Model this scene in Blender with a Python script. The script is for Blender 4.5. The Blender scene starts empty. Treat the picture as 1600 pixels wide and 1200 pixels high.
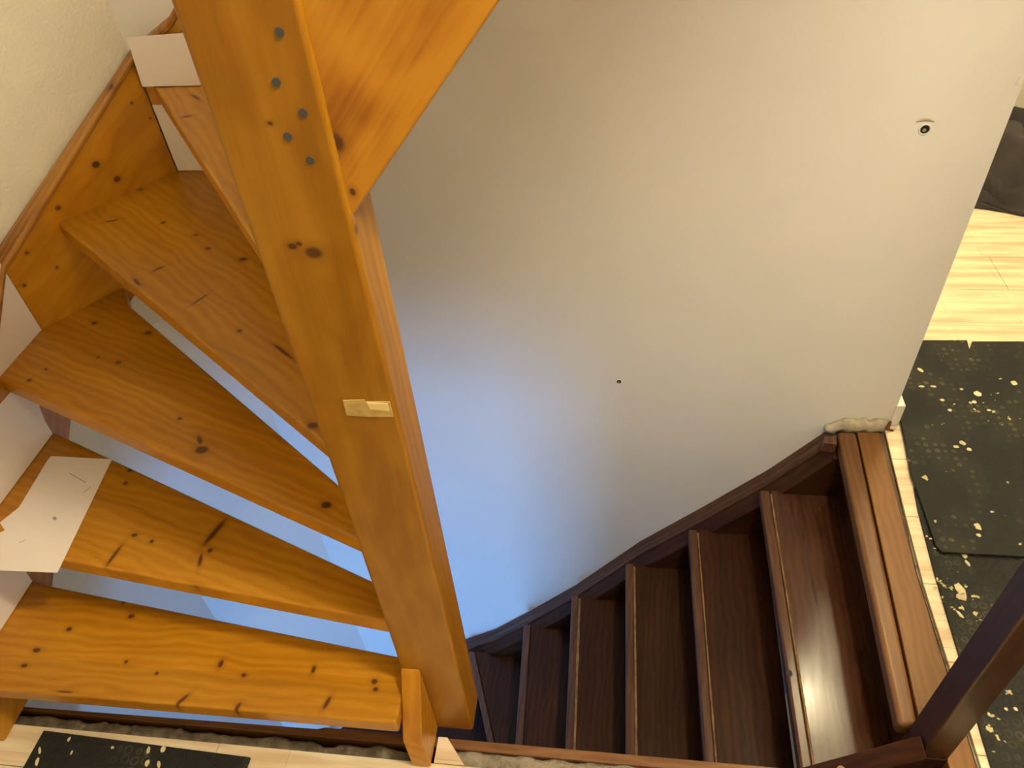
import bpy, bmesh, math, random
from mathutils import Vector, Matrix, noise
random.seed(7)
S = bpy.context.scene
COL = S.collection

# ------------------------------------------------------------------ camera
EYE = Vector((0.0, 0.0, 1.6))                 # phone held at eye height above the landing floor
RW = Matrix(((0.99145136, 0.02862719, -0.1272976),
             (0.11230195, -0.68392833, 0.72085388),
             (-0.06642642, -0.72898733, -0.68129657)))   # rows: world X, Y, Z seen in the lens axes (right, down, forward)
cam = bpy.data.cameras.new('camera')
cam.sensor_width = 36.0
cam.lens = 27.0
cam.clip_start = 0.01
camo = bpy.data.objects.new('camera', cam)
COL.objects.link(camo)
r_ = RW.col[0]; d_ = RW.col[1]; f_ = RW.col[2]
M4 = Matrix.Identity(4)
for i in range(3):
    M4[i][0] = r_[i]; M4[i][1] = -d_[i]; M4[i][2] = -f_[i]; M4[i][3] = EYE[i]
camo.matrix_world = M4
S.camera = camo

# ------------------------------------------------------------------ world, lamps, exposure
S.view_settings.view_transform = 'Standard'
S.view_settings.look = 'None'
S.view_settings.gamma = 1.0
S.view_settings.use_curve_mapping = False
S.view_settings.exposure = 0.0
w = bpy.data.worlds.new('world'); S.world = w
w.use_nodes = True
w.node_tree.nodes['Background'].inputs[0].default_value = (1.0, 0.80, 0.58, 1)
w.node_tree.nodes['Background'].inputs[1].default_value = 0.10

def lamp(name, kind, loc, power, color, size, target=None, sy=None):
    l = bpy.data.lights.new(name, kind)
    l.energy = power; l.color = color
    if kind == 'AREA':
        l.size = size
        if sy: l.shape = 'RECTANGLE'; l.size_y = sy
    else:
        l.shadow_soft_size = size
    o = bpy.data.objects.new(name, l); COL.objects.link(o)
    o.location = loc
    if target is not None:
        o.rotation_euler = (Vector(target) - Vector(loc)).to_track_quat('-Z', 'Y').to_euler()
    return o
lamp('ceiling_lamp_hall', 'POINT', (0.53, 0.40, 2.40), 104.0, (1.0, 0.87, 0.65), 0.10)
lamp('ceiling_lamp_room', 'POINT', (1.06, 2.22, 2.40), 80.0, (1.0, 0.85, 0.53), 0.07)
lamp('window_daylight', 'AREA', (-0.47, -1.45, -1.50), 78.0, (0.17, 0.43, 1.0), 0.85, (-0.75, 1.56, -1.6), 1.0)

# ------------------------------------------------------------------ geometry helpers
def ray(p):
    v = Vector((p[0] - 800.0, p[1] - 600.0, 1200.0))
    return RW @ v
def onz(p, z):
    r = ray(p); return EYE + r * ((z - EYE.z) / r.z)
def ony(p, y):
    r = ray(p); return EYE + r * ((y - EYE.y) / r.y)
def onx(p, x):
    r = ray(p); return EYE + r * ((x - EYE.x) / r.x)

def obj(name, bm, mat, parent=None, smooth=False, bevel=0.0, seg=2):
    """links the bmesh (written in world coordinates) as one mesh object"""
    bmesh.ops.recalc_face_normals(bm, faces=bm.faces)
    me = bpy.data.meshes.new(name)
    if parent is not None:
        base = parent.matrix_world.translation if parent.parent is None else parent['_w']
        base = Vector(base)
        bmesh.ops.translate(bm, vec=-base, verts=bm.verts)
    bm.to_mesh(me); bm.free()
    if smooth:
        for p in me.polygons: p.use_smooth = True
    me.materials.append(mat)
    o = bpy.data.objects.new(name, me); COL.objects.link(o)
    if parent is not None:
        o.parent = parent
        o['_w'] = list(base)
    else:
        o['_w'] = [0.0, 0.0, 0.0]
    if bevel:
        m = o.modifiers.new('bevel', 'BEVEL'); m.width = bevel; m.segments = seg; m.limit_method = 'ANGLE'
        m.angle_limit = math.radians(35)
        for p in me.polygons: p.use_smooth = True
        m.harden_normals = True
    return o
def empty(name, loc, label, cat, group=None):
    o = bpy.data.objects.new(name, None); COL.objects.link(o)
    o.location = loc; o.empty_display_size = 0.1
    o['label'] = label; o['category'] = cat
    if group: o['group'] = group
    o.matrix_world = Matrix.Translation(Vector(loc))
    return o
def tag(o, label, cat=None, group=None):
    o['label'] = label
    if cat: o['category'] = cat
    if group: o['group'] = group
    return o
def struct(o, label=None):
    o['kind'] = 'structure'
    if label: o['label'] = label
    return o
def ext(bm, pts, off):
    """polygon of 3D points swept by the vector off"""
    off = Vector(off)
    a = [bm.verts.new(Vector(p)) for p in pts]
    b = [bm.verts.new(Vector(p) + off) for p in pts]
    bm.faces.new(a); bm.faces.new(b[::-1])
    n = len(a)
    for i in range(n):
        bm.faces.new((a[i], b[i], b[(i + 1) % n], a[(i + 1) % n]))
    return bm
def box(bm, x0, x1, y0, y1, z0, z1):
    return ext(bm, [(x0, y0, z0), (x1, y0, z0), (x1, y1, z0), (x0, y1, z0)], (0, 0, z1 - z0))
def B(*a):
    return box(bmesh.new(), *a)
def EX(pts, off):
    return ext(bmesh.new(), pts, off)
def xy(pts, ztop, t):
    return EX([(p[0], p[1], ztop) for p in pts], (0, 0, -t))
def disc(bm, c, n, r, depth, seg=12, ry=None, sc=1.0):
    """short cylinder standing out of a surface along n"""
    n = Vector(n).normalized()
    u = n.orthogonal().normalized(); v = n.cross(u)
    pts = [Vector(c) + u * (r * math.cos(2 * math.pi * i / seg)) + v * ((ry or r) * math.sin(2 * math.pi * i / seg)) for i in range(seg)]
    return ext(bm, pts, n * depth)

# ------------------------------------------------------------------ materials
def newmat(name):
    m = bpy.data.materials.new(name); m.use_nodes = True
    nt = m.node_tree; b = nt.nodes['Principled BSDF']
    return m, nt, b
def N(nt, t, **kw):
    n = nt.nodes.new(t)
    for k, v in kw.items(): setattr(n, k, v)
    return n
def ramp(nt, src, stops):
    r = N(nt, 'ShaderNodeValToRGB')
    while len(r.color_ramp.elements) < len(stops): r.color_ramp.elements.new(0.5)
    for e, (p, c) in zip(r.color_ramp.elements, stops):
        e.position = p; e.color = (*c, 1)
    nt.links.new(src, r.inputs[0]); return r
def mixc(nt, fac, a, b, mode='MIX'):
    m = N(nt, 'ShaderNodeMix', data_type='RGBA', blend_type=mode)
    for s, v in ((m.inputs[0], fac), (m.inputs[6], a), (m.inputs[7], b)):
        if hasattr(v, 'links'): nt.links.new(v, s)
        elif isinstance(v, tuple): s.default_value = (*v, 1) if len(v) == 3 else v
        else: s.default_value = v
    return m.outputs[2]
def math_(nt, op, a, b=None):
    m = N(nt, 'ShaderNodeMath', operation=op)
    for s, v in ((m.inputs[0], a), (m.inputs[1], b)):
        if v is None: continue
        if hasattr(v, 'links'): nt.links.new(v, s)
        else: s.default_value = v
    return m.outputs[0]

def wood(name, grain, light, mid, dark, knots=(), base=(0, 0, 0), rough=0.36, coat=0.12, spec=0.32, rvar=0.16, stave=0.095, seed=0.0, knotcol=(0.07, 0.022, 0.006), contrast=1.0):
    """varnished wood; grain = direction of the fibres; knots = (point, radii along grain / across, rotation about Z or None)"""
    m, nt, b = newmat(name)
    tc = N(nt, 'ShaderNodeTexCoord')
    g = Vector(grain).normalized()
    rot = Vector((1, 0, 0)).rotation_difference(g).to_euler()
    mp = N(nt, 'ShaderNodeMapping', vector_type='TEXTURE')
    nt.links.new(tc.outputs['Object'], mp.inputs[0])
    mp.inputs['Location'].default_value = (seed, seed * 0.37, seed * 0.61)
    mp.inputs['Rotation'].default_value = rot
    # coarse figure
    m1 = N(nt, 'ShaderNodeMapping'); nt.links.new(mp.outputs[0], m1.inputs[0]); m1.inputs['Scale'].default_value = (1.3, 13, 13)
    n1 = N(nt, 'ShaderNodeTexNoise'); nt.links.new(m1.outputs[0], n1.inputs[0])
    n1.inputs['Scale'].default_value = 1.6; n1.inputs['Detail'].default_value = 3.5; n1.inputs['Distortion'].default_value = 0.6
    # fine fibres
    m2 = N(nt, 'ShaderNodeMapping'); nt.links.new(mp.outputs[0], m2.inputs[0]); m2.inputs['Scale'].default_value = (5, 190, 190)
    n2 = N(nt, 'ShaderNodeTexNoise'); nt.links.new(m2.outputs[0], n2.inputs[0]); n2.inputs['Scale'].default_value = 1.4; n2.inputs['Detail'].default_value = 2
    # broad cloudy tone
    n3 = N(nt, 'ShaderNodeTexNoise'); nt.links.new(mp.outputs[0], n3.inputs[0]); n3.inputs['Scale'].default_value = 4.0; n3.inputs['Detail'].default_value = 1.5
    # rings
    wv = N(nt, 'ShaderNodeTexWave', wave_type='BANDS', bands_direction='Y'); m3 = N(nt, 'ShaderNodeMapping')
    nt.links.new(mp.outputs[0], m3.inputs[0]); m3.inputs['Scale'].default_value = (0.35, 1, 1); nt.links.new(m3.outputs[0], wv.inputs[0])
    wv.inputs['Scale'].default_value = 16; wv.inputs['Distortion'].default_value = 7.5; wv.inputs['Detail'].default_value = 2.2; wv.inputs['Detail Scale'].default_value = 1.2
    v = math_(nt, 'ADD', math_(nt, 'MULTIPLY', n1.outputs[0], 0.50), math_(nt, 'MULTIPLY', n2.outputs[0], 0.16))
    v = math_(nt, 'ADD', v, math_(nt, 'MULTIPLY', wv.outputs['Fac'], 0.15))
    v = math_(nt, 'ADD', v, math_(nt, 'MULTIPLY', n3.outputs[0], 0.22))
    h = 0.16 / contrast
    c = ramp(nt, v, [(0.53 - h, dark), (0.53, mid), (0.53 + h, light)]).outputs[0]
    if stave:
        sx = N(nt, 'ShaderNodeSeparateXYZ'); nt.links.new(mp.outputs[0], sx.inputs[0])
        fl = math_(nt, 'FLOOR', math_(nt, 'DIVIDE', math_(nt, 'ADD', sx.outputs[1], 7.3), stave))
        wn = N(nt, 'ShaderNodeTexWhiteNoise', noise_dimensions='1D'); nt.links.new(fl, wn.inputs['W'])
        k = math_(nt, 'ADD', math_(nt, 'MULTIPLY', wn.outputs[0], 0.20), 0.88)
        cm = N(nt, 'ShaderNodeCombineXYZ')
        for i in range(3): nt.links.new(k, cm.inputs[i])
        c = mixc(nt, 1.0, c, cm.outputs[0], 'MULTIPLY')
    if knots:
        core = None; halo = None
        for (p, rad, ang) in knots:
            q = N(nt, 'ShaderNodeMapping', vector_type='TEXTURE'); nt.links.new(tc.outputs['Object'], q.inputs[0])
            q.inputs['Location'].default_value = Vector(p) - Vector(base)
            q.inputs['Rotation'].default_value = (0, 0, ang or 0.0)
            q.inputs['Scale'].default_value = (rad[0], rad[1], rad[2] if len(rad) > 2 else 0.03)
            ln = N(nt, 'ShaderNodeVectorMath', operation='LENGTH'); nt.links.new(q.outputs[0], ln.inputs[0])
            a = N(nt, 'ShaderNodeMapRange', interpolation_type='SMOOTHSTEP'); nt.links.new(ln.outputs['Value'], a.inputs[0])
            a.inputs[1].default_value = 0.6; a.inputs[2].default_value = 1.35; a.inputs[3].default_value = 0.92; a.inputs[4].default_value = 0
            h_ = N(nt, 'ShaderNodeMapRange', interpolation_type='SMOOTHSTEP'); nt.links.new(ln.outputs['Value'], h_.inputs[0])
            h_.inputs[1].default_value = 0.8; h_.inputs[2].default_value = 3.2; h_.inputs[3].default_value = 0.40; h_.inputs[4].default_value = 0
            core = a.outputs[0] if core is None else math_(nt, 'MAXIMUM', core, a.outputs[0])
            halo = h_.outputs[0] if halo is None else math_(nt, 'MAXIMUM', halo, h_.outputs[0])
        c = mixc(nt, halo, c, tuple(x * 0.62 for x in dark))
        c = mixc(nt, core, c, knotcol)
    nt.links.new(c, b.inputs['Base Color'])
    rr = math_(nt, 'ADD', math_(nt, 'MULTIPLY', math_(nt, 'ADD', n3.outputs[0], math_(nt, 'MULTIPLY', n1.outputs[0], 0.6)), rvar), rough - 0.8 * rvar)
    nt.links.new(rr, b.inputs['Roughness'])
    b.inputs['Specular IOR Level'].default_value = spec
    b.inputs['Coat Weight'].default_value = coat; b.inputs['Coat Roughness'].default_value = 0.22
    bp = N(nt, 'ShaderNodeBump'); bp.inputs['Strength'].default_value = 0.10; bp.inputs['Distance'].default_value = 0.002
    nt.links.new(n1.outputs[0], bp.inputs['Height']); nt.links.new(bp.outputs[0], b.inputs['Normal'])
    return m

PL, PM, PD = (0.52, 0.240, 0.014), (0.45, 0.192, 0.007), (0.37, 0.143, 0.004)
def pine(name, grain, tone=1.0, **kw): return wood(name, grain, *[tuple(x * tone for x in c) for c in (PL, PM, PD)], **kw)
ML, MM, MD = (0.062, 0.022, 0.008), (0.042, 0.014, 0.005), (0.027, 0.008, 0.003)
def mahog(name, grain, **kw):
    kw.setdefault('stave', 0); kw.setdefault('rough', 0.42); kw.setdefault('coat', 0.04); kw.setdefault('spec', 0.18)
    return wood(name, grain, ML, MM, MD, **kw)

def plain(name, col, rough=0.8, bump=0.0, bscale=60, var=0.0, vscale=5.0, spec=0.5, var2=None):
    m, nt, b = newmat(name)
    tc = N(nt, 'ShaderNodeTexCoord')
    if var:
        n = N(nt, 'ShaderNodeTexNoise'); nt.links.new(tc.outputs['Object'], n.inputs[0]); n.inputs['Scale'].default_value = vscale; n.inputs['Detail'].default_value = 4
        c2 = var2 or tuple(x * (1 - var) for x in col)
        c = ramp(nt, n.outputs[0], [(0.35, c2), (0.65, col)]).outputs[0]
        nt.links.new(c, b.inputs['Base Color'])
    else:
        b.inputs['Base Color'].default_value = (*col, 1)
    b.inputs['Roughness'].default_value = rough
    b.inputs['Specular IOR Level'].default_value = spec
    if bump:
        n = N(nt, 'ShaderNodeTexNoise'); nt.links.new(tc.outputs['Object'], n.inputs[0]); n.inputs['Scale'].default_value = bscale; n.inputs['Detail'].default_value = 5
        bp = N(nt, 'ShaderNodeBump'); bp.inputs['Strength'].default_value = bump; bp.inputs['Distance'].default_value = 0.01
        nt.links.new(n.outputs[0], bp.inputs['Height']); nt.links.new(bp.outputs[0], b.inputs['Normal'])
    return m
M_WALL = plain('white_wall_paint', (0.80, 0.775, 0.72), 0.75, 0.05, 90, 0.04, 3)
M_CELLAR = plain('cellar_grey', (0.32, 0.31, 0.30), 0.9)
M_WALLY = plain('cream_textured_wall', (0.80, 0.76, 0.60), 0.85, 0.35, 140, 0.06, 9)
M_CEIL = plain('ceiling_paint', (0.8, 0.78, 0.72), 0.9)
M_PAPER = plain('white_paper', (0.84, 0.76, 0.70), 0.7, 0.03, 12, 0.03, 4)
M_CONC = plain('rough_concrete', (0.34, 0.29, 0.21), 0.95, 0.9, 70, 0.5, 38)
M_PLAST = plain('old_plaster', (0.56, 0.49, 0.36), 0.95, 0.6, 60, 0.25, 30)
M_DARKGAP = plain('gap_shade', (0.035, 0.028, 0.02), 0.95, 0.8, 60, 0.5, 30)  # near-black colour standing in for the shade inside the edge gap
M_WHITE = plain('white_skirting_paint', (0.82, 0.80, 0.72), 0.4)
M_SCREW = plain('dark_steel', (0.05, 0.05, 0.05), 0.45)
M_HOLE = plain('hole_shade', (0.012, 0.010, 0.008), 0.9)  # painted shade for the inside of the drill holes
M_PLUG = plain('grey_plug', (0.28, 0.25, 0.20), 0.8)
M_PUTTY = plain('wood_filler', (0.58, 0.40, 0.13), 0.8, 0.3, 80, 0.3, 60)
M_PUTTY2 = plain('pale_filler', (0.72, 0.55, 0.24), 0.8, 0.2, 80)
M_GLUE = plain('worn_varnish_line', (0.30, 0.17, 0.055), 0.6, 0.3, 60, 0.5, 30)
M_RUST = plain('brown_chip', (0.16, 0.06, 0.02), 0.8)
M_PENCIL = plain('pencil_grey', (0.36, 0.34, 0.32), 0.8)
M_FLECK = plain('glue_residue', (0.78, 0.68, 0.40), 0.6, 0.3, 120, 0.3, 50)
M_CUT = plain('laminate_cut_edge', (0.13, 0.085, 0.045), 0.9, 0.4, 200)

def laminate(name, seed):
    m, nt, b = newmat(name)
    tc = N(nt, 'ShaderNodeTexCoord')
    m1 = N(nt, 'ShaderNodeMapping'); nt.links.new(tc.outputs['Object'], m1.inputs[0]); m1.inputs['Scale'].default_value = (2.2, 20, 1); m1.inputs['Location'].default_value = (seed, seed, 0)
    n1 = N(nt, 'ShaderNodeTexNoise'); nt.links.new(m1.outputs[0], n1.inputs[0]); n1.inputs['Scale'].default_value = 1.5; n1.inputs['Detail'].default_value = 4
    br = N(nt, 'ShaderNodeTexBrick'); nt.links.new(tc.outputs['Object'], br.inputs[0])
    br.inputs['Scale'].default_value = 1.0; br.inputs['Brick Width'].default_value = 0.42; br.inputs['Row Height'].default_value = 0.0645
    br.inputs['Mortar Size'].default_value = 0.0005
    br.inputs['Color1'].default_value = (0.88, 0.80, 0.56, 1); br.inputs['Color2'].default_value = (0.86, 0.72, 0.49, 1); br.inputs['Mortar'].default_value = (0.60, 0.45, 0.28, 1)
    c = ramp(nt, n1.outputs[0], [(0.38, (0.78, 0.68, 0.60)), (0.60, (1, 1, 1))]).outputs[0]
    c = mixc(nt, 1.0, br.outputs[0], c, 'MULTIPLY')
    nt.links.new(c, b.inputs['Base Color']); b.inputs['Roughness'].default_value = 0.42
    return m
M_LAM = laminate('beech_laminate', 0.0)

def rubber(name):
    m, nt, b = newmat(name)
    tc = N(nt, 'ShaderNodeTexCoord')
    vo = N(nt, 'ShaderNodeTexVoronoi', feature='F1'); nt.links.new(tc.outputs['Object'], vo.inputs[0]); vo.inputs['Scale'].default_value = 46; vo.inputs['Randomness'].default_value = 0.25
    ring = ramp(nt, vo.outputs['Distance'], [(0.26, (0, 0, 0)), (0.38, (1, 1, 1)), (0.46, (0.0, 0.0, 0.0))]).outputs[0]
    n = N(nt, 'ShaderNodeTexNoise'); nt.links.new(tc.outputs['Object'], n.inputs[0]); n.inputs['Scale'].default_value = 7; n.inputs['Detail'].default_value = 3
    patch = ramp(nt, n.outputs[0], [(0.46, (0, 0, 0)), (0.66, (1, 1, 1))]).outputs[0]
    c = mixc(nt, patch, (0.012, 0.012, 0.010), (0.024, 0.023, 0.016))
    rp = mixc(nt, 1.0, ring, patch, 'MULTIPLY')
    c = mixc(nt, math_(nt, 'MULTIPLY', rp, 0.9), c, (0.10, 0.092, 0.055))
    n2 = N(nt, 'ShaderNodeTexNoise'); nt.links.new(tc.outputs['Object'], n2.inputs[0]); n2.inputs['Scale'].default_value = 42; n2.inputs['Detail'].default_value = 2.5
    n3 = N(nt, 'ShaderNodeTexNoise'); nt.links.new(tc.outputs['Object'], n3.inputs[0]); n3.inputs['Scale'].default_value = 5.5; n3.inputs['Detail'].default_value = 1
    v = math_(nt, 'ADD', n2.outputs[0], math_(nt, 'MULTIPLY', n3.outputs[0], 0.45))
    fl = ramp(nt, v, [(0.95, (0, 0, 0)), (0.975, (1, 1, 1))]).outputs[0]
    c = mixc(nt, fl, c, (0.52, 0.45, 0.22))
    nt.links.new(c, b.inputs['Base Color']); b.inputs['Roughness'].default_value = 0.7; b.inputs['Specular IOR Level'].default_value = 0.3
    bp = N(nt, 'ShaderNodeBump'); bp.inputs['Strength'].default_value = 0.5; bp.inputs['Distance'].default_value = 0.002
    nt.links.new(ring, bp.inputs['Height']); nt.links.new(bp.outputs[0], b.inputs['Normal'])
    return m
M_RUB = rubber('black_rubber_underlay')
M_RUBE = plain('black_rubber_edge', (0.012, 0.012, 0.010), 0.8)

# ------------------------------------------------------------------ setting: walls
YW = 1.565                                     # face of the stair wall
ZT, ZB = 4.6, -2.9
CA = (-1.29, 1.205); CB = (-1.034, YW)          # chamfered corner of the stairwell
XE = ony((1400, 640), YW).x                    # free end of the stair wall
wb = struct(obj('wall_back', B(CB[0], XE, YW, YW + 0.11, ZB, ZT), M_WALL), 'smooth white stair wall with a soft shadow across it and two drill holes')
struct(obj('wall_left_lower', B(CA[0] - 0.1, CA[0], -1.6, CA[1], ZB, -0.0005), M_WALL), 'white stairwell wall seen through the gaps between the orange steps')
struct(obj('wall_left', B(CA[0] - 0.1, CA[0], -1.6, CA[1], 0.0005, ZT), M_WALLY), 'cream textured wall left of the orange stairs')
for nm, zz0, zz1, mt, lb in (('wall_corner', 0.45, ZT, M_WALLY, 'cream textured chamfered wall corner behind the orange stairs'), ('wall_corner_lower', ZB, 0.449, M_WALL, 'white lower part of the chamfered wall corner')):
    bm = EX([(CA[0], CA[1], zz0), (CB[0], CB[1], zz0), (CB[0], CB[1] + 0.11, zz0), (CA[0] - 0.1, CB[1] + 0.11, zz0), (CA[0] - 0.1, CA[1], zz0)], (0, 0, zz1 - zz0))
    struct(obj(nm, bm, mt), lb)
struct(obj('wall_return', B(XE - 0.11, XE, YW + 0.11, 3.30, 0.0, 2.55), M_WALL))
struct(obj('wall_far', B(XE - 0.11, 4.0, 3.30, 3.42, -0.02, 2.55), M_WALLY), 'cream wall at the far end of the bright room')
struct(obj('wall_right', B(3.6, 3.72, -1.6, 3.30, -0.02, 2.55), M_WALL))
struct(obj('wall_near', B(-1.39, 3.72, -1.72, -1.6, ZB, 2.55), M_WALL))
# holes drilled in the stair wall, their inner shade painted as dark discs
for (px, py), rr in (((967, 596), 0.0062), ((1445, 202), 0.0085)):
    p = ony((px, py), YW)
    bm = bmesh.new(); disc(bm, p - Vector((0, 0, 0)), (0, -1, 0), rr, 0.0012, 16)
    h = obj('drill_hole_shade', bm, M_HOLE, wb)
    bm = bmesh.new()
    mm = Matrix.Translation(p + Vector((0, -0.001, 0))) @ Matrix.Rotation(math.pi / 2, 4, 'X')
    seg = 20
    rings = []
    for j in range(6):
        t = 2 * math.pi * j / 6
        rings.append([bm.verts.new(mm @ Vector(((rr * 1.25 + 0.0016 * math.cos(t)) * math.cos(2 * math.pi * i / seg), (rr * 1.25 + 0.0016 * math.cos(t)) * math.sin(2 * math.pi * i / seg), 0.0009 * math.sin(t)))) for i in range(seg)])
    for j in range(6):
        for i in range(seg):
            bm.faces.new((rings[j][i], rings[j][(i + 1) % seg], rings[(j + 1) % 6][(i + 1) % seg], rings[(j + 1) % 6][i]))
    obj('plaster_rim', bm, M_WALL, wb, smooth=True)
    bm = bmesh.new(); disc(bm, p + Vector((-0.001, -0.0010, -0.001)), (0, -1, 0), rr * 0.42, 0.0010, 10)
    obj('wall_plug', bm, M_PLUG, wb)
# smear of filler above the upper hole
p = ony((1445, 190), YW)
bm = bmesh.new()
vs = []
for i in range(9):
    t = i / 8
    cx = p.x - 0.018 + 0.036 * t; cz = p.z + 0.004 * math.sin(t * math.pi)
    hh = 0.0012 + 0.0022 * math.sin(t * math.pi)
    vs.append((bm.verts.new((cx, YW - 0.0008, cz + hh)), bm.verts.new((cx, YW - 0.0022, cz)), bm.verts.new((cx, YW - 0.0008, cz - hh))))
for a, b_ in zip(vs, vs[1:]):
    bm.faces.new((a[0], b_[0], b_[1], a[1])); bm.faces.new((a[1], b_[1], b_[2], a[2]))
obj('filler_smear', bm, M_PLAST, wb)

# ------------------------------------------------------------------ setting: floors
YE = 0.572                                     # edge of the laminate along the stairwell
fl = struct(obj('floor', EX([(-1.29, -1.6, -0.001), (3.6, -1.6, -0.001), (3.6, 3.30, -0.001), (0.75, 3.30, -0.001), (0.75, 1.50, -0.001), (0.7195, 1.10, -0.001), (0.7195, 0.565, -0.001), (-1.29, 0.565, -0.001)], (0, 0, -0.28)), M_CONC), 'floor of pale beech laminate with exposed concrete edge round the stairwell')
struct(obj('floor_lower', B(-1.39, 3.72, -1.6, 1.7, -2.95, -2.9), M_CELLAR))
LT = 0.008
XL = 0.7225
def lx(y_): return XL + max(0.0, y_ - 1.10) * 0.058
def plank_poly(poly, z0=0.0005, z1=LT):
    return EX([(x, y, z0) for x, y in poly], (0, 0, z1 - z0))
PW = 0.19
y = 0.68 - PW * 8
rows = []
while y < 3.30:
    rows.append((y + 0.0006, min(y + PW - 0.0006, 3.298))); y += PW
k = 0
for (a, b2) in rows:
    if a < -0.6: continue
    k += 1
    cuts = [XL + 0.004 * 0, 1.28 * 1 + 0.43 * (k % 3), 3.0]
    if a < YE:
        x0 = -1.285; j = -1.285 + 0.5 + 0.43 * (k % 3)
        cuts = [x0, j, j + 1.285, j + 2.57, 3.3]
    cuts = [c for c in cuts if c < 3.0] + [3.0]
    for c0, c1 in zip(cuts, cuts[1:]):
        if c1 - c0 < 0.05: continue
        if b2 > YE and a < YE:
            # row that is cut off by the stairwell
            if c1 < 0.75:
                o = obj('plank', plank_poly([(c0 + 0.0005, a), (c1 - 0.0005, a), (c1 - 0.0005, YE), (c0 + 0.0005, YE)]), M_LAM, fl, bevel=0.0008, seg=1)
            elif c0 < XL:
                o = obj('plank', plank_poly([(c0 + 0.0005, a), (c1 - 0.0005, a), (c1 - 0.0005, b2), (XL, b2), (XL, YE + 0.04), (0.69, YE + 0.04), (0.65, YE), (c0 + 0.0005, YE)]), M_LAM, fl, bevel=0.0008, seg=1)
            else:
                o = obj('plank', plank_poly([(c0 + 0.0005, a), (c1 - 0.0005, a), (c1 - 0.0005, b2), (c0 + 0.0005, b2)]), M_LAM, fl, bevel=0.0008, seg=1)
        else:
            left = [(c0 + 0.0005, b2), (c0 + 0.0005, a)]
            if c0 == XL:
                ys_ = YW - 0.006
                if a > ys_: left = [(XE + 0.0015, b2), (XE + 0.0015, a)]
                elif b2 > ys_: left = [(XE + 0.0015, b2), (XE + 0.0015, ys_), (lx(ys_), ys_), (lx(a), a)]
                else: left = [(lx(b2), b2), (lx(a), a)]
            o = obj('plank', plank_poly([(c1 - 0.0005, a), (c1 - 0.0005, b2)] + left), M_LAM, fl, bevel=0.0008, seg=1)
# tongue of laminate beside the foot of the orange post
tp = [onz(p, LT) for p in ((699, 1152), (727, 1189), (735, 1200))]
obj('plank', plank_poly([(-0.330, YE + 0.001), (-0.330, tp[0].y), (tp[0].x, tp[0].y), (tp[1].x, YE + 0.001)]), M_LAM, fl, bevel=0.0008, seg=1)

# broken concrete lip between laminate and stair trim
def lip(x0, x1, y0, y1, amp, zt, sc, name='concrete_lip'):
    bm = bmesh.new(); n = int((x1 - x0) / 0.006); m = 6
    g = []
    for i in range(n + 1):
        x = x0 + (x1 - x0) * i / n
        e = y1 - amp * (0.5 + noise.noise(Vector((x * sc, 3.1, 0)))) - 0.3 * amp * noise.noise(Vector((x * sc * 4, 9, 1)))
        row = []
        for j in range(m + 1):
            yy = y0 + (e - y0) * j / m
            zz = zt + 0.006 * noise.noise(Vector((x * 45, yy * 45, 2))) - (0.004 if j == m else 0)
            row.append(bm.verts.new((x, yy, zz)))
        row.append(bm.verts.new((x, e + 0.001, zt - 0.12)))
        row.append(bm.verts.new((x, y0, zt - 0.12)))
        g.append(row)
    for a, b2 in zip(g, g[1:]):
        L = len(a)
        for j in range(L):
            bm.faces.new((a[j], b2[j], b2[(j + 1) % L], a[(j + 1) % L]))
    bm.faces.new(g[0]); bm.faces.new(g[-1][::-1])
    return obj(name, bm, M_CONC, fl, smooth=False)
lip(-1.288, -0.375, 0.566, 0.603, 0.013, -0.004, 17)
lip(-0.325, 0.60, 0.566, 0.608, 0.006, -0.004, 30)
obj('edge_gap_shade', B(-1.288, 0.60, 0.566, 0.606, -0.28, -0.05), M_DARKGAP, fl)  # dark fill: shade of the open gap put in as colour

struct(obj('daylight_blocker_under_stairs', B(-0.24, 3.6, 0.600, 0.644, ZB, -0.281), M_CELLAR))  # unseen wall, added to keep blue daylight off the right of the stair wall
# ceilings
struct(obj('ceiling', EX([(-1.39, -1.6, 2.55), (3.72, -1.6, 2.55), (3.72, 3.42, 2.55), (XE, 3.42, 2.55), (XE, 0.60, 2.55), (-1.39, 0.60, 2.55)], (0, 0, 0.25)), M_CEIL))
struct(obj('ceiling_upper', B(-1.39, 0.9, 0.5, 1.7, ZT, ZT + 0.1), M_CEIL))
struct(obj('wall_upper', B(-1.39, 0.9, 0.50, 0.60, 2.80, ZT), M_CEIL))
struct(obj('wall_upper_right', B(XE, XE + 0.1, 0.60, 1.7, 2.80, ZT), M_CEIL))

# white skirting at the free end of the stair wall, with rough plaster patch
sk = obj('baseboard_right', B(XE - 0.004, 0.787, YW - 0.004, 3.29, LT + 0.0005, 0.085), M_WHITE, bevel=0.003)
struct(sk, 'white skirting board on the end of the stair wall')
bm = bmesh.new()
g = []
X0, X1 = 0.596, 0.758
n = 34
for i in range(n + 1):
    t = i / n; x = X0 + (X1 - X0) * t
    top = 0.034 * min(1.0, t * 3.4) * (0.85 + 0.3 * noise.noise(Vector((x * 60, 0, 0)))) + 0.001
    row = []
    for j in range(5):
        s = j / 4
        a = s * math.pi / 2
        row.append(bm.verts.new((x, YW - 0.001 - (0.018 + 0.006 * noise.noise(Vector((x * 40, s * 3, 4)))) * math.sin(a), 0.0 + top * math.cos(a) - 0.012 * (s > 0.9))))
    row.append(bm.verts.new((x, YW + 0.002, -0.015)))
    g.append(row)
for a, b2 in zip(g, g[1:]):
    for j in range(6):
        bm.faces.new((a[j], b2[j], b2[(j + 1) % 6], a[(j + 1) % 6]))
bm.faces.new(g[0]); bm.faces.new(g[-1][::-1])
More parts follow.
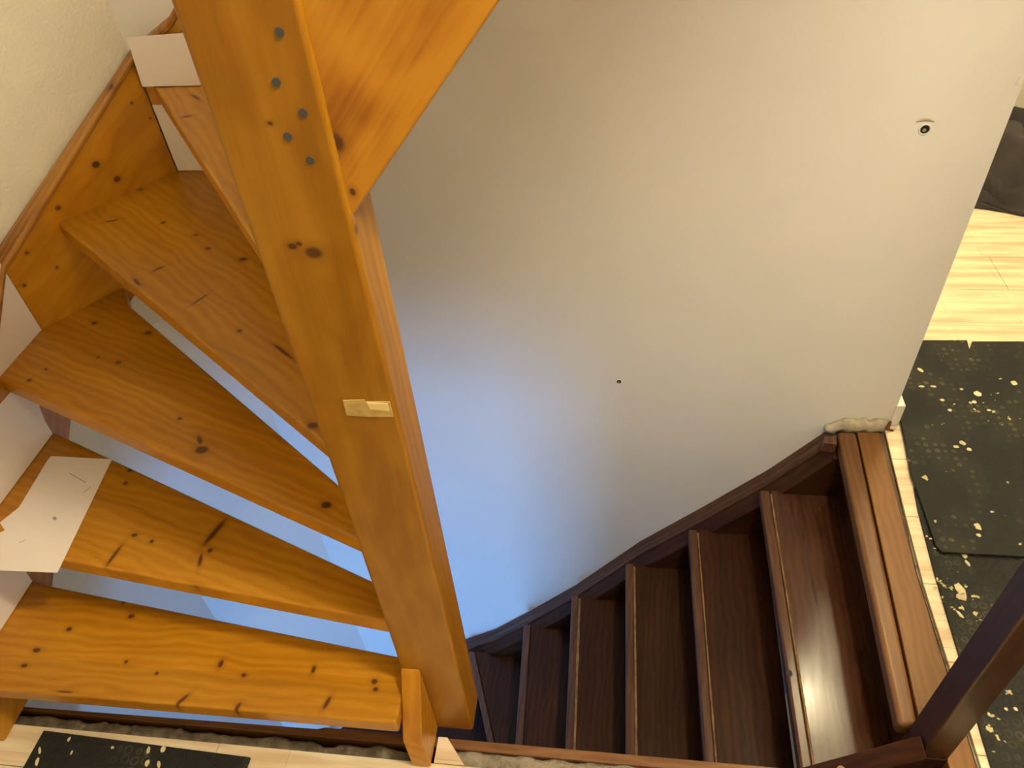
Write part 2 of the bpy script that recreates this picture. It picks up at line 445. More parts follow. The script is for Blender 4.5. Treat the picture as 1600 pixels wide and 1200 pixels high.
pp = obj('rough_plaster', bm, M_PLAST, wb, smooth=True)
c = [ony(p, YW - 0.022) for p in ((1390, 657), (1393, 658), (1389, 669), (1396, 671), (1395, 673), (1382, 670))]
obj('rust_chip', EX(c, (0, -0.004, 0)), M_RUST, wb)
# chipped corner bead high on the wall end
c = [ony(p, YW - 0.0005) for p in ((1587, 131), (1593, 120), (1597, 122), (1596, 131))]
obj('chipped_corner', EX(c, (0, -0.002, 0)), M_WHITE, wb)

# ------------------------------------------------------------------ rubber mats
def fleck(parent, p, a, b_, ang, z):
    bm = bmesh.new(); n = 11; ca, sa = math.cos(ang), math.sin(ang)
    rim = []; top = []
    for i in range(n):
        t = 2 * math.pi * i / n; k = 0.8 + 0.35 * random.random()
        u, v = a * k * math.cos(t), b_ * k * math.sin(t)
        rim.append(bm.verts.new((p.x + u * ca - v * sa, p.y + u * sa + v * ca, z + 0.0002)))
        top.append(bm.verts.new((p.x + 0.75 * (u * ca - v * sa), p.y + 0.75 * (u * sa + v * ca), z + 0.0016)))
    bm.faces.new(top)
    for i in range(n):
        bm.faces.new((rim[i], rim[(i + 1) % n], top[(i + 1) % n], top[i]))
    return obj('glue_fleck', bm, M_FLECK, parent)
zA, zB = LT + 0.0065, LT + 0.0155
# lower right mat (partly under the upper one)
e0 = empty('rubber_mat', (1.2, 0.7, LT), 'black rubber underlay mat beside the dark post, largest cream glue blob on it', 'mat')
bm = xy([(0.770, 1.34), (0.762, 1.27), (0.7515, 1.08), (0.747, 0.90), (0.740, 0.735), (0.737, 0.60), (0.735, -0.35), (1.85, -0.35), (1.85, 1.34)], zA, 0.006)
obj('rubber_sheet', bm, M_RUB, e0, bevel=0.001, seg=1)
for q, a, b_, an in (((1501, 922), .011, .020, .2), ((1503, 932), .012, .010, 0), ((1507, 868), .006, .008, 0), ((1504, 950), .003, .006, 0), ((1500, 960), .004, .011, .5), ((1512, 880), .004, .009, .3), ((1462, 917), .005, .003, 0), ((1500, 950), .004, .004, 0), ((1587, 1108), .004, .004, 0), ((1572, 1108), .004, .004, 0), ((1545, 1116), .003, .004, 0), ((1454, 842), .005, .003, 0), ((1448, 838), .003, .003, 0), ((1460, 857), .004, .002, 0)):
    fleck(e0, onz(q, zA), a, b_, an, zA)
# upper right mat
e1 = empty('rubber_mat', (1.2, 1.5, LT), 'black rubber underlay mat lying over another mat, with a small slit in its far edge', 'mat')
pts = [onz(p, zB) for p in ((1466, 862), (1445, 806), (1422, 735), (1406, 672))]
far = [onz(p, zB) for p in ((1436, 533), (1511, 531), (1515, 545), (1519, 533), (1600, 533))]
poly = [(0.780, 1.140), (0.771, 1.155), (0.771, 1.38), (0.785, 1.50), (0.790, 1.56), (0.790, 1.70), (0.790, far[0].y)]
poly += [(p.x, p.y) for p in far[1:]] + [(2.0, far[4].y + 0.01), (2.0, pts[0].y - 0.01)]
# triangulate safely through a concave ngon
obj('rubber_sheet', xy(poly, zB, 0.0068), M_RUB, e1, bevel=0.001, seg=1)
for q, a, b_, an in (((1528, 615), .010, .012, .3), ((1522, 628), .006, .006, 0), ((1584, 598), .009, .010, 0), ((1502, 608), .005, .004, 0), ((1440, 604), .008, .004, 0), ((1458, 604), .008, .004, 0), ((1484, 641), .006, .005, 0), ((1545, 641), .006, .004, 0), ((1504, 692), .007, .009, .8), ((1494, 698), .008, .005, 0), ((1514, 702), .006, .006, 0), ((1438, 578), .006, .010, .5), ((1550, 800), .005, .003, 0), ((1527, 822), .007, .009, 0), ((1531, 826), .004, .005, 0), ((1529, 836), .006, .005, 0), ((1563, 592), .006, .002, .3), ((1472, 625), .006, .005, 0)):
    fleck(e1, onz(q, zB), a, b_, an, zB)
# near left mat
e2 = empty('rubber_mat', (-0.95, 0.3, LT), 'black rubber underlay mat on the pale floor below the lowest orange step', 'mat')
c = [onz(p, zA) for p in ((68, 1141), (391, 1183), (386, 1200), (38, 1200))]
obj('rubber_sheet', xy([(c[0].x, c[0].y), (c[1].x, c[1].y), (c[1].x + 0.002, -0.2), (c[0].x - 0.01, -0.2)], zA, 0.006), M_RUB, e2, bevel=0.001, seg=1)
for q, a, b_, an in (((232, 1172), .004, .008, .3), ((255, 1170), .006, .008, .3), ((176, 1168), .004, .003, 0), ((108, 1155), .003, .005, 0), ((230, 1192), .005, .008, 0), ((248, 1194), .004, .008, .5), ((58, 1190), .004, .010, .4), ((62, 1172), .003, .009, .6), ((112, 1176), .002, .005, 0)):
    fleck(e2, onz(q, zA), a, b_, an, zA)

# ------------------------------------------------------------------ heap of dark cloth
cl = plain('charcoal_brown_cloth', (0.045, 0.037, 0.034), 0.95, 0.25, 300, 0.35, 12)
bm = bmesh.new(); n = 84; g = []
cx, cy, R0 = 1.86, 2.94, 0.80
for i in range(n + 1):
    row = []
    for j in range(n + 1):
        u = i / n * 2 - 1; v = j / n * 2 - 1
        du, dv = u * math.sqrt(1 - v * v / 2), v * math.sqrt(1 - u * u / 2)
        x = cx + R0 * 0.95 * du; yy = cy + 0.32 * dv
        edge = 1 - min(1.0, math.hypot(du, dv)) ** 2.6
        q = Vector((u * 1.7 + 3, v * 1.1, 0.3))
        dn = noise.noise(q * 1.3)
        fold = (0.5 + 0.5 * math.cos(12.0 * (v * 0.8 + 0.7 * u + 1.1 * dn) + 3 * noise.noise(q * 0.9))) ** 1.5
        f2 = 1 - 3.5 * noise.noise(Vector((u * 3.6, v * 2.6, 8))) ** 2
        z = LT + 0.004 + max(0.0, edge) ** 0.75 * (0.075 + 0.045 * v + 0.12 * fold + 0.085 * f2 + 0.05 * dn)
        x += 0.02 * noise.noise(Vector((v * 4, u, 5))); yy += 0.025 * noise.noise(Vector((u * 5, 2, 5)))
        if yy > 3.29: yy = 3.29
        row.append(bm.verts.new((x, yy, z)))
    g.append(row)
for i in range(n):
    for j in range(n):
        bm.faces.new((g[i][j], g[i + 1][j], g[i + 1][j + 1], g[i][j + 1]))
heap = obj('cloth_heap', bm, cl, None, smooth=True)
sm = heap.modifiers.new('s', 'SOLIDIFY'); sm.thickness = 0.003; sm.offset = 1
tag(heap, 'crumpled charcoal brown cloth heaped on the pale floor behind the stair wall', 'cloth')

# ================================================================== ORANGE PINE STAIRCASE
PB = Vector((-0.80, 1.0, 0.0))
ps = empty('pine_staircase', PB, 'orange varnished pine winding staircase rising round a square post', 'staircase')
XS = -1.252                                     # face of the string on the left wall
DA = Vector((XS, 1.190, 0)); DB = Vector((-1.008, 1.532, 0))  # face of the string across the corner
YS = 1.532                                      # face of the string on the back wall
dn_ = (DB - DA).normalized(); dout = Vector((-dn_.y, dn_.x, 0))
def ondiag(p):
    r = ray(p); t = (DA - EYE).dot(dout) / r.dot(dout); return EYE + r * t
RI, TT = 0.20, 0.040
def mix(a, b_, t): return a + (b_ - a) * t
def xline(a, b_, x):
    t = (x - a.x) / (b_.x - a.x); return (x, a.y + (b_.y - a.y) * t)
XN = -0.360                                     # where treads run into the post

def kn(z, px, py, r=5.0, r2=None, ang=None):
    """a knot on a level surface: centre from where it is seen, radii in thousandths of a metre"""
    p = onz((px, py), z)
    return (p, ((r) / 1000, (r2 or r) / 1000, 0.03), ang)
def spike(z, a, b_, wd):
    A, Bp = onz(a, z), onz(b_, z); d = Bp - A
    return ((A + Bp) / 2, (d.length / 2, wd / 1000, 0.03), math.atan2(d.y, d.x))

treads = []
# 1
z = RI; a, b_ = onz((0, 1078), z), onz((622, 1131), z)
bk0, bk1 = onz((75, 914), z), onz((617, 1024), z)
cr = onz((52, 905), z)
poly1 = [xline(a, b_, XS - 0.01), (-0.3725, b_.y), (-0.3725, xline(bk0, bk1, -0.3725)[1]), (bk0.x, bk0.y), (XS - 0.01, cr.y)]
kn1 = [kn(z, 205, 963, 7, 5), kn(z, 108, 983, 6, 5), kn(z, 57, 1016, 8, 5), kn(z, 38, 1040, 7, 4), kn(z, 197, 1034, 3.5), kn(z, 245, 1052, 3.5), kn(z, 345, 1037, 5, 8), kn(z, 381, 1055, 5, 4),
       kn(z, 193, 941, 4), kn(z, 490, 1046, 4, 8), kn(z, 585, 1065, 6, 5), kn(z, 587, 1077, 5, 4),
       spike(z, (272, 1104), (296, 1084), 3.5), spike(z, (366, 1112), (376, 1098), 4), spike(z, (505, 1108), (517, 1088), 4), spike(z, (88, 1080), (114, 1082), 2)]
treads.append((poly1, z, b_ - a, kn1))
# 2
z = 2 * RI; a, b_ = onz((102, 875), z), onz((600, 971), z)
bk0, bk1 = onz((100, 682), z), onz((575, 904), z); cr = onz((78, 673), z)
poly2 = [xline(a, b_, XS - 0.01), xline(a, b_, XN), xline(bk0, bk1, XN), (bk0.x, bk0.y), (XS - 0.01, cr.y)]
kn2 = [kn(z, 203, 735, 5), kn(z, 196, 755, 5, 4), kn(z, 210, 836, 6, 4), kn(z, 237, 846, 4), kn(z, 328, 860, 5), spike(z, (352, 812), (318, 852), 6), spike(z, (190, 852), (166, 884), 3.5),
       spike(z, (315, 865), (311, 885), 3.5), kn(z, 302, 917, 9, 5)]
treads.append((poly2, z, bk1 - bk0 + (b_ - a), kn2))
# 3
z = 3 * RI; a, b_ = onz((0, 592), z), onz((555, 841), z)
bk0, bk1 = onz((200, 475), z), onz((400, 646), z); c1 = onz((178, 455), z)
dd = ondiag((178, 455))
c1 = Vector((DA.x + dn_.x * 0.20, DA.y + dn_.y * 0.20, z)) + dout * 0.01
poly3 = [xline(a, b_, XS - 0.01), xline(a, b_, XN), xline(bk0, bk1, XN), (bk0.x, bk0.y), (c1.x, c1.y), (XS - 0.01, DA.y + 0.005)]
kn3 = [kn(z, 147, 505, 6, 5), kn(z, 232, 520, 7, 5), kn(z, 185, 566, 6, 4), kn(z, 46, 594, 4), kn(z, 72, 577, 3), kn(z, 315, 703, 12, 9), kn(z, 510, 789, 9, 7), kn(z, 281, 654, 4, 3),
       spike(z, (310, 682), (314, 694), 4), kn(z, 153, 558, 3), kn(z, 80, 497, 5, 3)]
treads.append((poly3, z, b_ - a, kn3))
# 4
z = 4 * RI; a, b_ = onz((80, 340), z), onz((498, 684), z)
poly4 = [(a.x - 0.006, a.y + 0.004), xline(a, b_, XN), (XN, 0.80), (-0.86, YS + 0.01), (DB.x - 0.004, YS + 0.012)]
kn4 = [kn(z, 220, 296, 6, 4), kn(z, 255, 348, 4), spike(z, (238, 424), (256, 416), 3), spike(z, (209, 436), (219, 446), 3), kn(z, 325, 388, 6, 4), kn(z, 380, 405, 8, 6), spike(z, (300, 476), (324, 460), 2.2),
       kn(z, 489, 665, 9, 6), spike(z, (428, 538), (456, 560), 3), kn(z, 374, 517, 4), kn(z, 292, 523, 5), spike(z, (165, 347), (185, 343), 3), kn(z, 306, 367, 4, 3)]
treads.append((poly4, z, b_ - a, kn4))
# 5
z = 5 * RI; a, b_ = onz((233, 124), z), onz((384, 358), z)
ta = (YS + 0.006 - a.y) / (b_.y - a.y); a5 = a + (b_ - a) * ta
poly5 = [(a5.x, a5.y), xline(a, b_, XN + 0.005), (-0.33, 0.722), (-0.32, 0.76), (-0.60, YS + 0.006)]
kn5 = [kn(z, 292, 182, 9, 4, 0.3), spike(z, (300, 148), (312, 156), 3), kn(z, 268, 128, 3)]
treads.append((poly5, z, b_ - a, kn5))
# upper flight
for i in range(7):
    z = (6 + i) * RI
    bn = -0.261 + (z - TT - 1.21) / 1.2 - 0.004; bw = bn - 0.02
    xn = (-0.37, -0.262, -0.20, -0.03, 0.14, 0.31, 0.48)[i]; xw = (-0.62, -0.38, -0.20, -0.03, 0.14, 0.31, 0.48)[i]
    y0 = 0.70 if i else 0.722
    treads.append(([(xn, y0), (xw, YS + 0.01), (bw + 0.02, YS + 0.01), (bn, y0)], z, Vector((xw - xn, YS - y0, 0)), []))
for i, (poly, z, g, kns) in enumerate(treads):
    m = pine('varnished_pine_tread', g, knots=kns, base=PB, seed=1.7 * i + 0.3, stave=0.105 if i != 3 else 0.085)
    obj('tread', xy(poly, z, TT), m, ps, bevel=0.006, seg=3)

# newel post
NX0, NX1, NY0, NY1 = -0.3725, -0.261, 0.645, 0.7200
nk = []
for px, py, r in ((490, 395, 9), (457, 385, 5), (467, 381, 3.5), (422, 193, 2.5)):
    p = ony((px, py), NY0); nk.append((p, (r / 1000, 0.02, r / 1000 * 0.75), None))
p = onx((557, 358), NX1); nk.append((p, (0.004, 0.004, 0.006), None))
newel = obj('newel_post', B(NX0, NX1, NY0, NY1, 0.001, 2.4), pine('varnished_pine_post', (0.03, 0, 1), tone=0.72, spec=0.22, knots=nk, base=PB, seed=5.1, stave=0.05), ps, bevel=0.006, seg=3)
for px, py in ((437, 50), (432, 128), (474, 176), (450, 213), (485, 250)):
    p = ony((px, py), NY0 + 0.0002)
    bm = bmesh.new(); disc(bm, p, (0, -1, 0), 0.0042, 0.0012, 12)
    obj('screw', bm, M_SCREW, newel)
# putty patch on the post
q = [ony(p, NY0) for p in ((536, 625), (570, 624), (572, 650), (542, 648))]
obj('filler_patch', EX(q, (0, -0.0012, 0)), M_PUTTY, newel)
q = [ony(p, NY0) for p in ((570, 627), (609, 627), (615, 650), (572, 650))]
obj('filler_patch', EX(q, (0, -0.0016, 0)), M_PUTTY, newel)
q = [ony(p, NY0 - 0.0016) for p in ((573, 629), (606, 630), (609, 642), (579, 639))]
obj('filler_patch', EX(q, (0, -0.0010, 0)), M_PUTTY2, newel)

# short inner string standing in front of the post
sx0, sx1 = -0.3715, -0.334
prof = [(0.6455, 0.301), (0.553, 0.146), (0.553, 0.009), (0.6455, 0.009)]
a1 = onx((625, 1020), sx0); a2 = onx((629, 1158), sx0)
prof = [(0.6445, a1.z - (a1.y - 0.6445) * 1.66), (a2.y, a2.z), (a2.y, 0.009), (0.6445, 0.009)]
obj('inner_string', EX([(sx0, y_, z_) for y_, z_ in prof], (sx1 - sx0, 0, 0)), pine('varnished_pine_inner_string', (0, 0.5, 0.85), base=PB, seed=8.8, stave=0), ps, bevel=0.003)

# outer string on the left wall, across the corner and on the back wall
def low(y_): return 0.366 + 0.83 * (y_ - 1.11)
zc = ondiag((0, 421)).z                          # top of the string at the first corner
def top(y_): return zc - 0.86 * (1.19 - y_)
m = pine('varnished_pine_string_left', (0, 1, 0.85), base=PB, seed=2.2, stave=0)
pts = [(XS, 1.19, low(1.19)), (XS, 0.72, low(0.72)), (XS, 0.66, 0.009), (XS, 0.535, 0.009), (XS, 0.53, 0.14), (XS, 0.56, top(0.56)), (XS, 1.19, zc)]
obj('outer_string', EX(pts, (-0.036, 0, 0)), m, ps, bevel=0.003)
zd = ondiag((207, 103)).z + 0.012
lowd = low(1.19) + 0.03
dk = []
for px, py, r in ((150, 257, 8.5), (183, 280, 7.5), (91, 325, 6), (42, 395, 4), (89, 418, 3.5), (38, 446, 4), (206, 161, 3), (235, 185, 2.5)):
    p = ondiag((px, py)); dk.append((p, (r / 1000, r / 1000, r / 1000 * 0.85), None))
m = pine('varnished_pine_string_corner', (dn_.x, dn_.y, 0.55), knots=dk, base=PB, seed=3.9, stave=0)
zl2 = 0.46
pts = [DA + Vector((0, 0, low(1.19))), DB + Vector((0, 0, 0.80)), DB + Vector((0, 0, zd)), DA + Vector((0, 0, zc))]
q = ondiag((203, 476)); t_ = (q - DA).dot(dn_)
slope = 0.75
pts[1] = DB + Vector((0, 0, q.z + (0.42 - t_) * slope))
pts[0] = DA + Vector((0, 0, q.z - t_ * slope))
obj('outer_string', EX(pts, dout * 0.034), m, ps, bevel=0.003)
m = pine('varnished_pine_string_back', (1, 0, 0.8), base=PB, seed=6.4, stave=0)
z2 = ony((268, 36), YS).z; x2 = ony((268, 36), YS).x
sl = (z2 - zd) / (x2 - DB.x)
pts = [(DB.x, YS, pts[1].z), (-0.60, YS, 1.10), (0.44, YS, 2.06), (0.44, YS, 2.46), (-0.60, YS, 1.42), (x2, YS, z2), (DB.x, YS, zd)]
obj('outer_string', EX(pts, (0, 0.032, 0)), m, ps, bevel=0.003)
# moulded cap riding on the strings
def sweep(bm, path, prof, close=False):
    """path: list of (point, side vector, up vector)"""
    g = [[bm.verts.new(p + s * a + u * b3) for a, b3 in prof] for p, s, u in path]
    for r0, r1 in zip(g, g[1:]):
        L = len(prof)
        for j in range(L):
            bm.faces.new((r0[j], r1[j], r1[(j + 1) % L], r0[(j + 1) % L]))
    bm.faces.new(g[0]); bm.faces.new(g[-1][::-1])
capprof = [(-0.034, -0.004), (-0.034, 0.010), (-0.018, 0.0135), (-0.008, 0.010), (0.0, 0.0125), (0.006, 0.010), (0.0085, 0.003), (0.006, -0.006), (0.0, -0.008), (0.0, -0.004)]
UP = Vector((0, 0, 1))
s1 = Vector((1, 0, 0)); s2 = -dout; s3 = Vector((0, -1, 0))
c12 = (s1 + s2) / (1 + s1.dot(s2)); c23 = (s2 + s3) / (1 + s2.dot(s3))
path = [(Vector((XS, 0.57, top(0.57))), s1, UP), (Vector((XS, 1.19, zc)), c12, UP), (DB + UP * zd, c23, UP), (Vector((x2, YS, z2)), s3, UP), (Vector((-0.60, YS, 1.42)), s3, UP), (Vector((0.44, YS, 2.46)), s3, UP)]
bm = bmesh.new(); sweep(bm, path, capprof)
capk = [(ondiag((172, 135)) , (0.008, 0.008, 0.006), None)]
obj('string_cap', bm, wood('cap_pine', (dn_.x, dn_.y, 0.6), (0.50, 0.24, 0.045), (0.38, 0.165, 0.028), (0.26, 0.10, 0.018), knots=capk, base=PB, seed=4.4, stave=0), ps, bevel=0.0012, seg=2)

# string of the upper flight, let into the post
YU = 0.652
l0 = ony((553, 336), YU); l1 = ony((782, 0), YU)
su = (l1.z - l0.z) / (l1.x - l0.x)
ukn = [(ony((527, 223), YU), (0.0065, 0.02, 0.009), None), (ony((551, 300), YU), (0.003, 0.02, 0.004), None)]
def ul(x, dz): return (x, YU, l0.z + su * (x - l0.x) + dz)
xt = l0.x + (2.54 - 0.40 - l0.z) / su
pts = [ul(NX1 - 0.02, 0), ul(0.75, 0), (0.75, YU, 2.54), (xt, YU, 2.54), ul(NX1 - 0.02, 0.40)]
obj('upper_string', EX(pts, (0, 0.036, 0)), wood('varnished_pine_upper_string', (1, 0, su), (0.46, 0.200, 0.010), (0.37, 0.143, 0.005), (0.26, 0.086, 0.003), knots=ukn, base=PB, seed=9.6, stave=0, contrast=1.5), ps, bevel=0.003)

# ================================================================== WHITE PAPER TEMPLATES
def paper(name, pts, off, label, group=None):
    return tag(obj(name, EX(pts, off), M_PAPER), label, 'paper')
zf = 2 * RI + 0.0006
q = [onz(p, zf) for p in ((73, 722), (80, 713), (175, 718), (90, 895), (-30, 896))]
q2 = [onz(p, zf) for p in ((30, 793), (0, 817), (8, 829), (-12, 856))]
sheet = paper('paper_sheet', [q[0], q[1], q[2], q[3], Vector((XS + 0.004, q[3].y - 0.006, zf)), Vector((XS + 0.004, q2[3].y, zf)), q2[2], q2[1], q2[0]], (0, 0, 0.0010), 'notched white paper sheet lying flat on the second orange step')
for a, b2, wd in (((108, 739), (134, 754), .0007), ((130, 770), (142, 761), .0008), ((84, 808), (87, 812), .003), ((30, 848), (40, 844), .0005)):
    A, Bp = onz(a, zf + 0.0011), onz(b2, zf + 0.0011); d = (Bp - A).normalized(); s_ = Vector((-d.y, d.x, 0)) * wd
    obj('pencil_mark', EX([A - s_, Bp - s_, Bp + s_, A + s_], (0, 0, 0.0003)), M_PENCIL, sheet)
xs = XS + 0.0015
lean = 'white paper sheet standing against the left stair string '
paper('paper_sheet', [(xs, 1.00, 3 * RI + .001), (xs, 1.188, 3 * RI + .001), (xs, 1.188, 0.97), (xs, 1.00, 0.97)], (0.001, 0, 0), 'white paper sheet standing on the third orange step at the left edge')
e = [onx(p, xs) for p in ((78, 672), (70, 658), (82, 643))]
paper('paper_sheet', [(xs, 0.80, 2 * RI + .002), (xs, e[0].y, 2 * RI + .002), (xs, e[1].y, e[1].z + 0.002), (xs, e[2].y, 3 * RI - TT - .002), (xs, 0.92, 3 * RI - TT - .002), (xs, 0.80, 3 * RI - TT - .02)], (0.001, 0, 0), 'white paper sheet behind the notched sheet, tucked under the third orange step')
e = [onx(p, xs) for p in ((50, 908), (43, 897))]
paper('paper_sheet', [(xs, 0.60, RI + .002), (xs, e[0].y, RI + .002), (xs, e[1].y, e[1].z + .01), (xs, e[1].y + 0.01, 2 * RI - TT - .002), (xs, 0.60, 2 * RI - TT - .002)], (0.001, 0, 0), 'white paper sheet standing on the lowest orange step at the left edge')
ys = YS - 0.0015
q = [ony(p, ys - 0.012) for p in ((198, 58), (278, 52))]; zz = 5 * RI + 0.002
q3 = ony((217, 121), ys - 0.012)
yb = ys - 0.012
paper('paper_sheet', [(q3.x, yb, zz), (-0.80, yb, zz), (-0.80, yb, q[1].z + 0.004), (q[1].x, yb, q[1].z), (q[0].x, yb, q[0].z)], (0, -0.001, 0), 'white paper sheet standing on the fifth orange step beside the post')
paper('paper_sheet', [(DB.x + 0.003, ys, 4 * RI + .002), (-0.86, ys, 4 * RI + .002), (-0.86, ys, 5 * RI - TT - .003), (DB.x + 0.003, ys, 5 * RI - TT - .003)], (0, -0.001, 0), 'white paper sliver between the fourth and fifth orange steps')

# ================================================================== DARK MAHOGANY STAIRCASE
MB = Vector((0.0, 1.05, 0.0))
ms = empty('mahogany_staircase', MB, 'dark red-brown varnished wooden staircase going down beside the white wall', 'staircase')
RD = 0.207; YF = 1.480                          # riser, face of the wall string
def mg(name, g, **kw): return mahog(name, g, base=MB, **kw)
m_str = mg('mahogany_string', (1, 0, 0.95), seed=1.1)
m_cap = wood('mahogany_cap', (1, 0, 0.95), (0.11, 0.045, 0.019), (0.08, 0.031, 0.013), (0.05, 0.018, 0.008), base=MB, seed=3.3, stave=0, rough=0.36, coat=0.15)
m_tr = [mg('mahogany_tread', (0.03, 1, 0), seed=2.3 + i * 1.9) for i in range(3)]
m_first = wood('mahogany_first_tread', (0.03, 1, 0), (0.095, 0.036, 0.014), (0.07, 0.025, 0.010), (0.045, 0.015, 0.006), base=MB, seed=4.2, stave=0, rough=0.32, coat=0.12, spec=0.42, rvar=0.6)
m_nose = wood('mahogany_nosing', (0.03, 1, 0), (0.13, 0.056, 0.024), (0.095, 0.038, 0.016), (0.06, 0.022, 0.011), base=MB, seed=7.7, stave=0, rough=0.36, coat=0.4)
y0 = 0.668
tops = [((1183, 768), (1244, 1200)), ((1073, 830), (1097, 1184)), ((977, 886), (977, 1175)), ((893, 936), (883, 1166)), ((818, 978), (805, 1158))]
lines = []
for i, (a, b_) in enumerate(tops):
    z = -(i + 1) * RD - (0, 0, 0, 0.014, 0.034)[i]
    zz = z - (TT if i < 3 else 0)               # left outline is the lower arris while the front is seen
    A, Bp = onz(a, zz), onz(b_, zz)
    d = (A.x - Bp.x) / (A.y - Bp.y)
    lines.append((A.x + d * (YF - A.y), A.x + d * (y0 - A.y), z))
A, Bp = onz((735, 1015), -6 * RD), onz((770, 1155), -6 * RD)
lines.append((-0.545, -0.245, -6 * RD - 0.07))
lines.append((-0.92, -0.30, -7 * RD))
lines0 = [(0.625, 0.60, 0.0)] + lines
NW = 0.030
for i in range(1, len(lines0) - 1):
    xw, xn, z = lines0[i]; pw, pn, _ = lines0[i - 1]
    bw, bn = pw + (0.030 if i < 6 else 0.02), pn + (0.012 if i < 6 else 0.02)
    if i == 1: bw, bn = 0.70, 0.67
    if i == 2: bw, bn = lines0[1][0] + 0.044, lines0[1][1] + 0.0335
    if i == 3: bn = pn + 0.035
    t = obj('tread', xy([(xw + NW, YF + 0.012), (bw, YF + 0.012), (bn, y0), (xn + NW, y0)], z, TT), m_first if i == 1 else m_tr[i % 3], ms, bevel=0.002)
    obj('nosing', xy([(xw, YF + 0.012), (xw + NW - 0.0015, YF + 0.012), (xn + NW - 0.0015, y0), (xn, y0)], z, TT), m_nose, t, bevel=0.007, seg=3)
    if i in (1, 2, 3, 4):
        bm = bmesh.new(); n = 40; L = []; wd = (0.0026, 0.0024, 0.0036, 0.0042)[i - 1]
        for k in range(n + 1):
            s_ = k / n; yy = y0 + (YF - 0.002 - y0) * s_; xx = xn + (xw - xn) * s_ + NW - 0.001
            ww = wd * (0.75 + 0.9 * abs(noise.noise(Vector((yy * 14, i, 0)))))
            L.append((bm.verts.new((xx - ww, yy, z + 0.0003)), bm.verts.new((xx, yy, z + 0.0011)), bm.verts.new((xx + ww, yy, z + 0.0003))))
        for a, b_ in zip(L, L[1:]):
            bm.faces.new((a[0], b_[0], b_[1], a[1])); bm.faces.new((a[1], b_[1], b_[2], a[2]))
        obj('worn_joint', bm, M_GLUE, t)
# winders under the orange flight
for pts, z in (([(-0.30, 0.72), (-0.92, YF + .01), (-0.50, YF + .01), (-0.22, 0.70)], -7 * RD - 0.13), ([(-0.31, 0.70), (-1.24, 1.16), (-1.24, 1.20), (-1.02, YF + .01), (-0.88, YF + .01), (-0.27, 0.71)], -8 * RD - 0.13), ([(-0.34, 0.66), (-1.24, 0.82), (-1.24, 1.20), (-0.29, 0.70)], -9 * RD - 0.13)):
    obj('tread', xy(pts, z, TT), m_tr[0], ms, bevel=0.004)
# dark knot plug in the first nosing
p = onz((1233, 1052), -RD)
bm = bmesh.new(); disc(bm, p, (0, 0, 1), 0.0080, 0.0008, 14)
obj('wood_plug', bm, plain('dark_plug', (0.020, 0.014, 0.010), 0.6), ms)

# wall string with its sloping moulded cap
edge = [ony(p, YW) for p in ((1292, 677), (1200, 733), (1100, 790), (1000, 845), (900, 913), (830, 953), (775, 982), (720, 1001))]
edge += [Vector((-0.90, YW, edge[-1].z - 0.19)), Vector((CB[0], YW, edge[-1].z - 0.235))]
edge[0] = Vector((0.612, YW, -0.012))
bm = bmesh.new()
sweep(bm, [(e, Vector((0, -1, 0)), Vector((0, 0, 1))) for e in edge], [(0.001, -0.36), (0.001, -0.012), (0.047, -0.012), (0.085, -0.046), (0.085, -0.36)])
obj('wall_string', bm, m_str, ms, bevel=0.002)
bm = bmesh.new()
cp = [(0.001, -0.002), (0.001, 0.008), (0.016, 0.0095), (0.020, 0.006), (0.027, 0.006), (0.031, 0.0095), (0.044, 0.009), (0.050, 0.003), (0.050, -0.008), (0.046, -0.010), (0.046, -0.002)]
path = [(e, Vector((0, -1, 0)), Vector((0, 0, 1))) for e in edge]
sweep(bm, path, [(a, b_ - 0.009) for a, b_ in cp])
obj('string_cap', bm, m_cap, ms, bevel=0.001, seg=2)
obj('wall_string', B(0.612, 0.70, YF, YW - 0.001, -0.34, -0.046), m_str, ms, bevel=0.002)
# inner string starting at the dark post
def nl(x): return 0.027 + 1.12 * (x - 0.583)
YN0, YN1 = 0.646, 0.690
obj('inner_string', EX([(0.609, YN0, nl(0.609)), (-0.25, YN0, nl(-0.25)), (-0.25, YN0, nl(-0.25) - 0.36), (0.609, YN0, nl(0.609) - 0.36)], (0, YN1 - YN0, 0)), m_str, ms, bevel=0.004)
bm = bmesh.new(); p = Vector((0.487, YN0 + 0.016, nl(0.487)))
disc(bm, p, (-0.74, 0, 0.67), 0.010, 0.003, 14)
obj('wood_plug', bm, plain('pale_plug', (0.50, 0.28, 0.15), 0.5), ms, bevel=0.001)
# trim board along the well edge (runs on below the orange flight)
obj('well_trim', EX([(-1.288, 0.606, 0), (0.605, 0.606, 0), (0.605, 0.6265, 0), (-0.575, 0.6265, 0), (-0.590, 0.622, 0), (-1.288, 0.613, 0)], (0, 0, -0.26)), wood('well_trim_wood', (1, 0, 0), (0.24, 0.115, 0.040), (0.19, 0.085, 0.030), (0.14, 0.058, 0.020), base=MB, seed=9.2, stave=0, rough=0.45), ms, bevel=0.002)
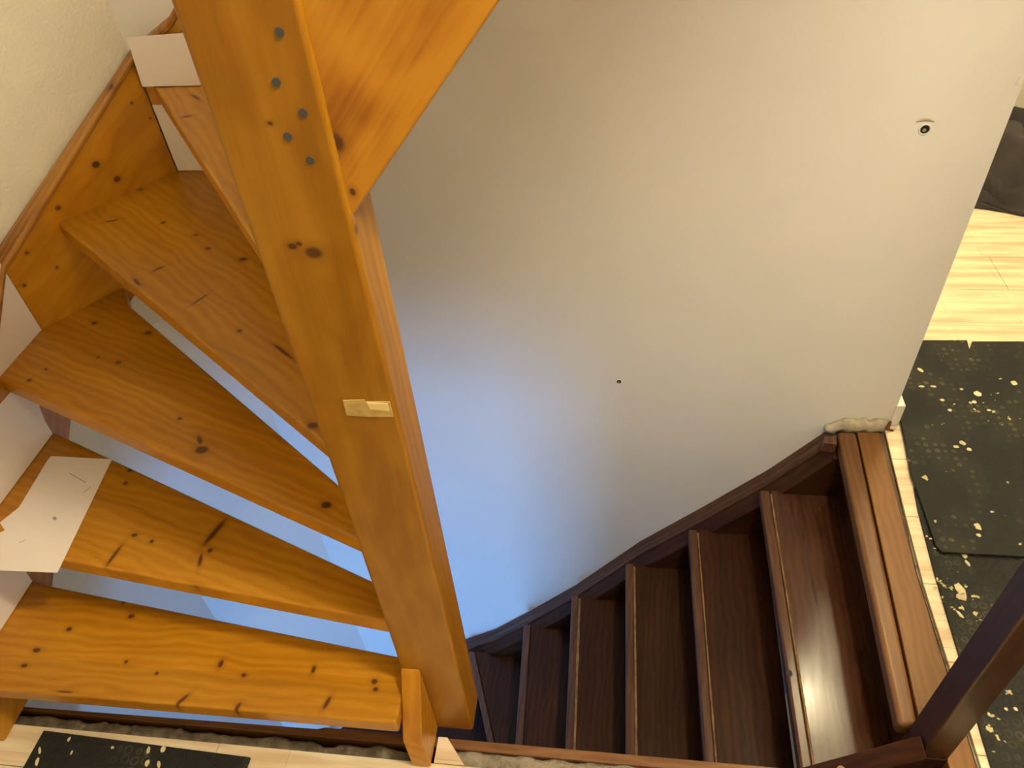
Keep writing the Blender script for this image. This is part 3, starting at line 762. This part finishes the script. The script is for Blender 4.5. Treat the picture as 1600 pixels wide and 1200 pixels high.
# landing nosing and board
TL = lambda a, b_: [onz(a, 0), onz(b_, 0)]
fr = TL((1310, 680), (1415, 1180)); gr = TL((1340, 680), (1432, 1110)); rt = TL((1378, 680), (1476, 1030))
def ex(l, y_): t = (y_ - l[0].y) / (l[1].y - l[0].y); return l[0].x + (l[1].x - l[0].x) * t
y1_ = YW - 0.022; y2_ = 0.730
land_n = obj('landing_nosing', xy([(ex(fr, y1_), y1_), (ex(gr, y1_) - 0.0012, y1_), (ex(gr, y2_) - 0.0012, y2_), (ex(fr, y2_), y2_)], 0.0, 0.045), wood('landing_nosing_wood', (0.03, 1, 0), (0.20, 0.095, 0.032), (0.16, 0.072, 0.024), (0.12, 0.05, 0.018), base=MB, seed=5.5, stave=0, rough=0.42, coat=0.12), ms, bevel=0.011, seg=4)
mlb = wood('landing_board_wood', (0.03, 1, 0), (0.215, 0.098, 0.026), (0.19, 0.082, 0.021), (0.16, 0.064, 0.016), base=MB, seed=6.5, stave=0, rough=0.44, coat=0.08)
obj('landing_board', xy([(ex(gr, y1_) + 0.0012, y1_), (0.737, y1_), (0.7190, 1.10), (0.7185, 0.62), (0.667, 0.62), (0.667, y2_ - 0.002), (ex(gr, y2_) + 0.0012, y2_)], -0.0005, 0.030), mlb, ms, bevel=0.003)
obj('edge_sliver', xy([(0.7372, y1_), (lx(y1_) - 0.0003, y1_), (lx(1.10) - 0.0003, 1.10), (lx(0.62) - 0.0003, 0.62), (0.7187, 0.62), (0.7192, 1.10)], -0.004, 0.02), M_CUT, ms)
obj('landing_riser', xy([(0.655, YF + 0.01), (0.672, YF + 0.01), (0.660, 0.69), (0.640, 0.69)], -0.046, 0.165), m_tr[1], ms, bevel=0.002)
p1 = [onz(p, 0.003) for p in ((1288, 681), (1307, 681), (1308, 694), (1287, 692))]
obj('corner_block', EX([Vector((a.x, a.y, 0.003)) for a in p1], (0, 0, -0.035)), m_nose, ms, bevel=0.002)
# dark square post
obj('newel_post', B(0.612, 0.6655, 0.6655, 0.727, 0.0095, 2.2), wood('mahogany_post', (0, 0, 1), (0.060, 0.023, 0.009), (0.042, 0.015, 0.006), (0.026, 0.009, 0.004), base=MB, seed=12.0, stave=0, rough=0.40, coat=0.05, spec=0.3), ms, bevel=0.004, seg=3)
obj('post_foot', B(0.612, 0.6655, 0.664, 0.727, -0.25, 0.009), m_tr[2], ms, bevel=0.002)

# tidy helper properties
for o in bpy.data.objects:
    if '_w' in o.keys(): del o['_w']
